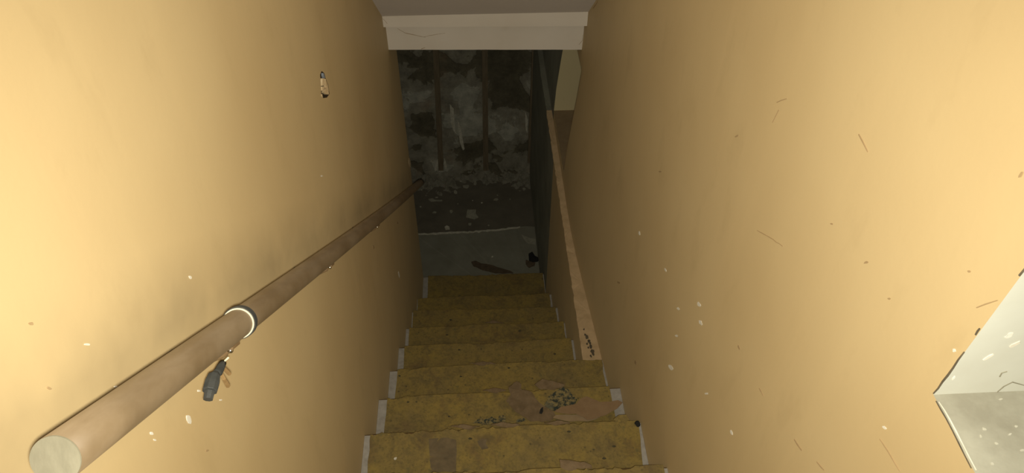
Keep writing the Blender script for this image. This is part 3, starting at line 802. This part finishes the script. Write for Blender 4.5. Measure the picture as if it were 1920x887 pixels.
# screed litter
lf = [(991,478),(997,484),(998,474),(1003,482),(1012,486),(1008,491),(1000,492),(992,490)]
flake('dead_leaf', [hit(u, v, 2, ZF) for u, v in lf], 0.014, m_black, 'black curled dead leaf on the screed beside the black wall', 'leaf')
flake('leaf_litter', ragged([hit(u, v, 2, ZF) for u, v in [(986,488),(994,491),(1004,493),(1002,499),(992,503),(986,496)]], 0.02, 0.012, 8), 0.006, m_stickbrown, 'brown crumbled leaf litter beside the black leaf', 'leaf litter')
flake('wood_splinter', ragged([hit(u, v, 2, ZF) for u, v in [(884,493),(892,491),(902,496),(925,500),(950,508),(962,513),(930,513),(905,507),(888,500)]], 0.025, 0.006, 9), 0.014, m_stickbrown, 'rotten brown wood splinter lying on the screed above the lowest step', 'wood splinter')
flake('plaster_crumb', blob(923, 482, 4, 3, ZF, 77), 0.006, m_plaster_white, 'tiny white crumb alone on the grey-green screed', 'plaster crumb')

# ------------------------------------------------------------------ marks on the walls
def mark(parent, ax, val, off, u, v, w, h, rot, mat, seed, name):
    r = random.Random(seed); n = 9; P = []
    for i in range(n):
        a = i*2*math.pi/n; k = 0.7+0.45*r.random()
        x, y = math.cos(a)*w/2*k, math.sin(a)*h/2*k
        uu, vv = u+x*math.cos(rot)-y*math.sin(rot), v+x*math.sin(rot)+y*math.cos(rot)
        q = hit(uu, vv, ax, val)
        if ax == 0 and val > 0.5:
            for _ in range(4): q = hit(uu, vv, 0, xr(q.y, q.z))
        P.append(q)
    bm = bmesh.new(); add_sheet(bm, P, off); return link_mesh(name, bm, mat, parent)
offL, offR = (0.0012, 0, 0), (-0.0012, 0, 0)
for i, (u, v, w, h, r, m) in enumerate([(353,786,18,9,1.2,m_chip),(356,520,8,4,.9,m_chip),(162,646,9,5,0,m_chip),(57,607,10,6,.3,m_scuff),(283,813,8,5,.9,m_chip),(91,728,9,4,.5,m_scuff),(700,463,8,3,1.4,m_scuff),(216,725,7,4,0,m_chip),(372,733,6,4,0,m_chip),(603,330,4,3,0,m_chip),(745,418,5,3,1.2,m_scuff),(768,305,20,4,1.45,m_lump),(289,825,6,3,.6,m_chip),(413,750,5,3,0,m_chip),(388,845,7,3,-.4,m_scuff),(520,555,9,2,1.2,m_scuff),(748,515,14,2,1.4,m_chip)]):
    mark(WL, 0, 0.0, offL, u, v, w, h, r, m, i, 'paint_chip' if m != m_scuff else 'scuff')
for i, (u, v, w, h, r, m) in enumerate([(1311,571,10,6,1.1,m_chip),(1272,579,7,4,.9,m_chip),(1314,605,10,5,1.2,m_chip),(1258,689,12,6,1.0,m_chip),(1248,506,7,3,1.2,m_chip),(1325,738,6,4,0,m_chip),(1372,811,9,4,1.2,m_chip),(1269,630,6,4,.5,m_chip),(1199,437,9,3,1.5,m_chip),(1790,657,7,5,1.2,m_chip),(1659,802,10,4,.8,m_chip),(1382,255,9,3,-.6,m_scuff),(1192,680,9,4,1.3,m_scuff),(1668,560,6,4,0,m_scuff),(1160,530,6,3,.6,m_scuff),(1818,509,6,4,.5,m_scuff),(1386,652,10,3,1.2,m_scuff),(1625,492,9,4,-.4,m_scuff),(1915,328,14,5,-1.0,m_scuff),(1238,322,5,3,0,m_scuff),(1560,420,5,3,.4,m_scuff)]):
    mark(WR, 0, 1.0, offR, u, v, w, h, r, m, 50+i, 'paint_chip' if m != m_scuff else 'scuff')
for px, w in (([(1424,728),(1428,735),(1432,743)], .0012), ([(1490,824),(1496,834),(1504,845)], .0017), ([(1532,866),(1540,876),(1546,882)], .0009), ([(1611,252),(1619,267),(1628,285)], .0011), ([(1457,192),(1466,188),(1476,185)], .0009), ([(1449,230),(1455,218),(1461,206)], .0008)):
    crack_on(WR, px, 0, 1.0, w, offR, m_scuff, 'scuff')
crack_on(WR, [(1420,432),(1445,446),(1468,462)], 0, 1.0, 0.0007, offR, m_scuff, 'scratch')
crack_on(WR, [(1650,823),(1668,850),(1688,884)], 0, 1.0, 0.0006, offR, m_scuff, 'scratch')
crack_on(WR, [(1832,577),(1850,570),(1872,563)], 0, 1.0, 0.0005, offR, m_scuff, 'scratch')
# chips on the lower wall below the ledge
for i, (u, v, w, h, r) in enumerate([(1043,432,20,5,1.5),(1046,440,8,3,1.2)]):
    mark(WLOW, 0, XL, offR, u, v, w, h, r, m_lump, 90+i, 'paint_chip')
# crumbled dark edge along the near opening, scuffs on its jamb
for i, (px, w) in enumerate([([(1751,738),(1768,716),(1788,690),(1809,660)], 0.0011), ([(1830,628),(1834,621),(1838,616)], 0.0009), ([(1912,517),(1918,510),(1926,500)], 0.0011)]):
    crack_on(WR, px, 0, 0.9995, w, offR, m_crumb, 'crumbled_edge')
crack_on(WR, [(1756,752),(1775,785),(1797,828),(1822,878)], 0, 0.9995, 0.0007, offR, m_crumb, 'crumbled_edge')
crack_on(WR, [(1760,754),(1780,786),(1803,830),(1830,882)], 2, W1[2], 0.0006, (0,0,0.001), m_chip, 'chipped_rim')
yj = W1[1]
for i, (u, v, w, h, r) in enumerate([(1892,628,18,7,-.55),(1903,645,26,5,-.45),(1853,669,24,4,-.5),(1788,708,10,3,-.8)]):
    mark(WR, 1, yj, (0, -0.001, 0), u, v, w, h, r, m_chip, 120+i, 'scuff')
crack_on(WR, [(1868,736),(1882,724),(1898,716),(1920,722)], 1, yj, 0.0005, (0,-0.001,0), m_jambcrack, 'crack')
crack_on(WR, [(1874,706),(1878,699),(1888,696)], 1, yj, 0.0008, (0,-0.001,0), m_jambcrack, 'crack')
for i, (u, v, w, h, r) in enumerate([(1845,805,9,5,.5),(1893,815,8,4,-.3),(1868,832,8,4,.4),(1917,845,10,5,0),(1876,749,8,3,0),(1838,818,7,3,1.0),(1905,800,6,4,.3),(1860,870,7,4,.8)]):
    mark(WR, 2, W1[2], (0, 0, 0.001), u, v, w, h, r, m_sillchip, 140+i, 'paint_chip')
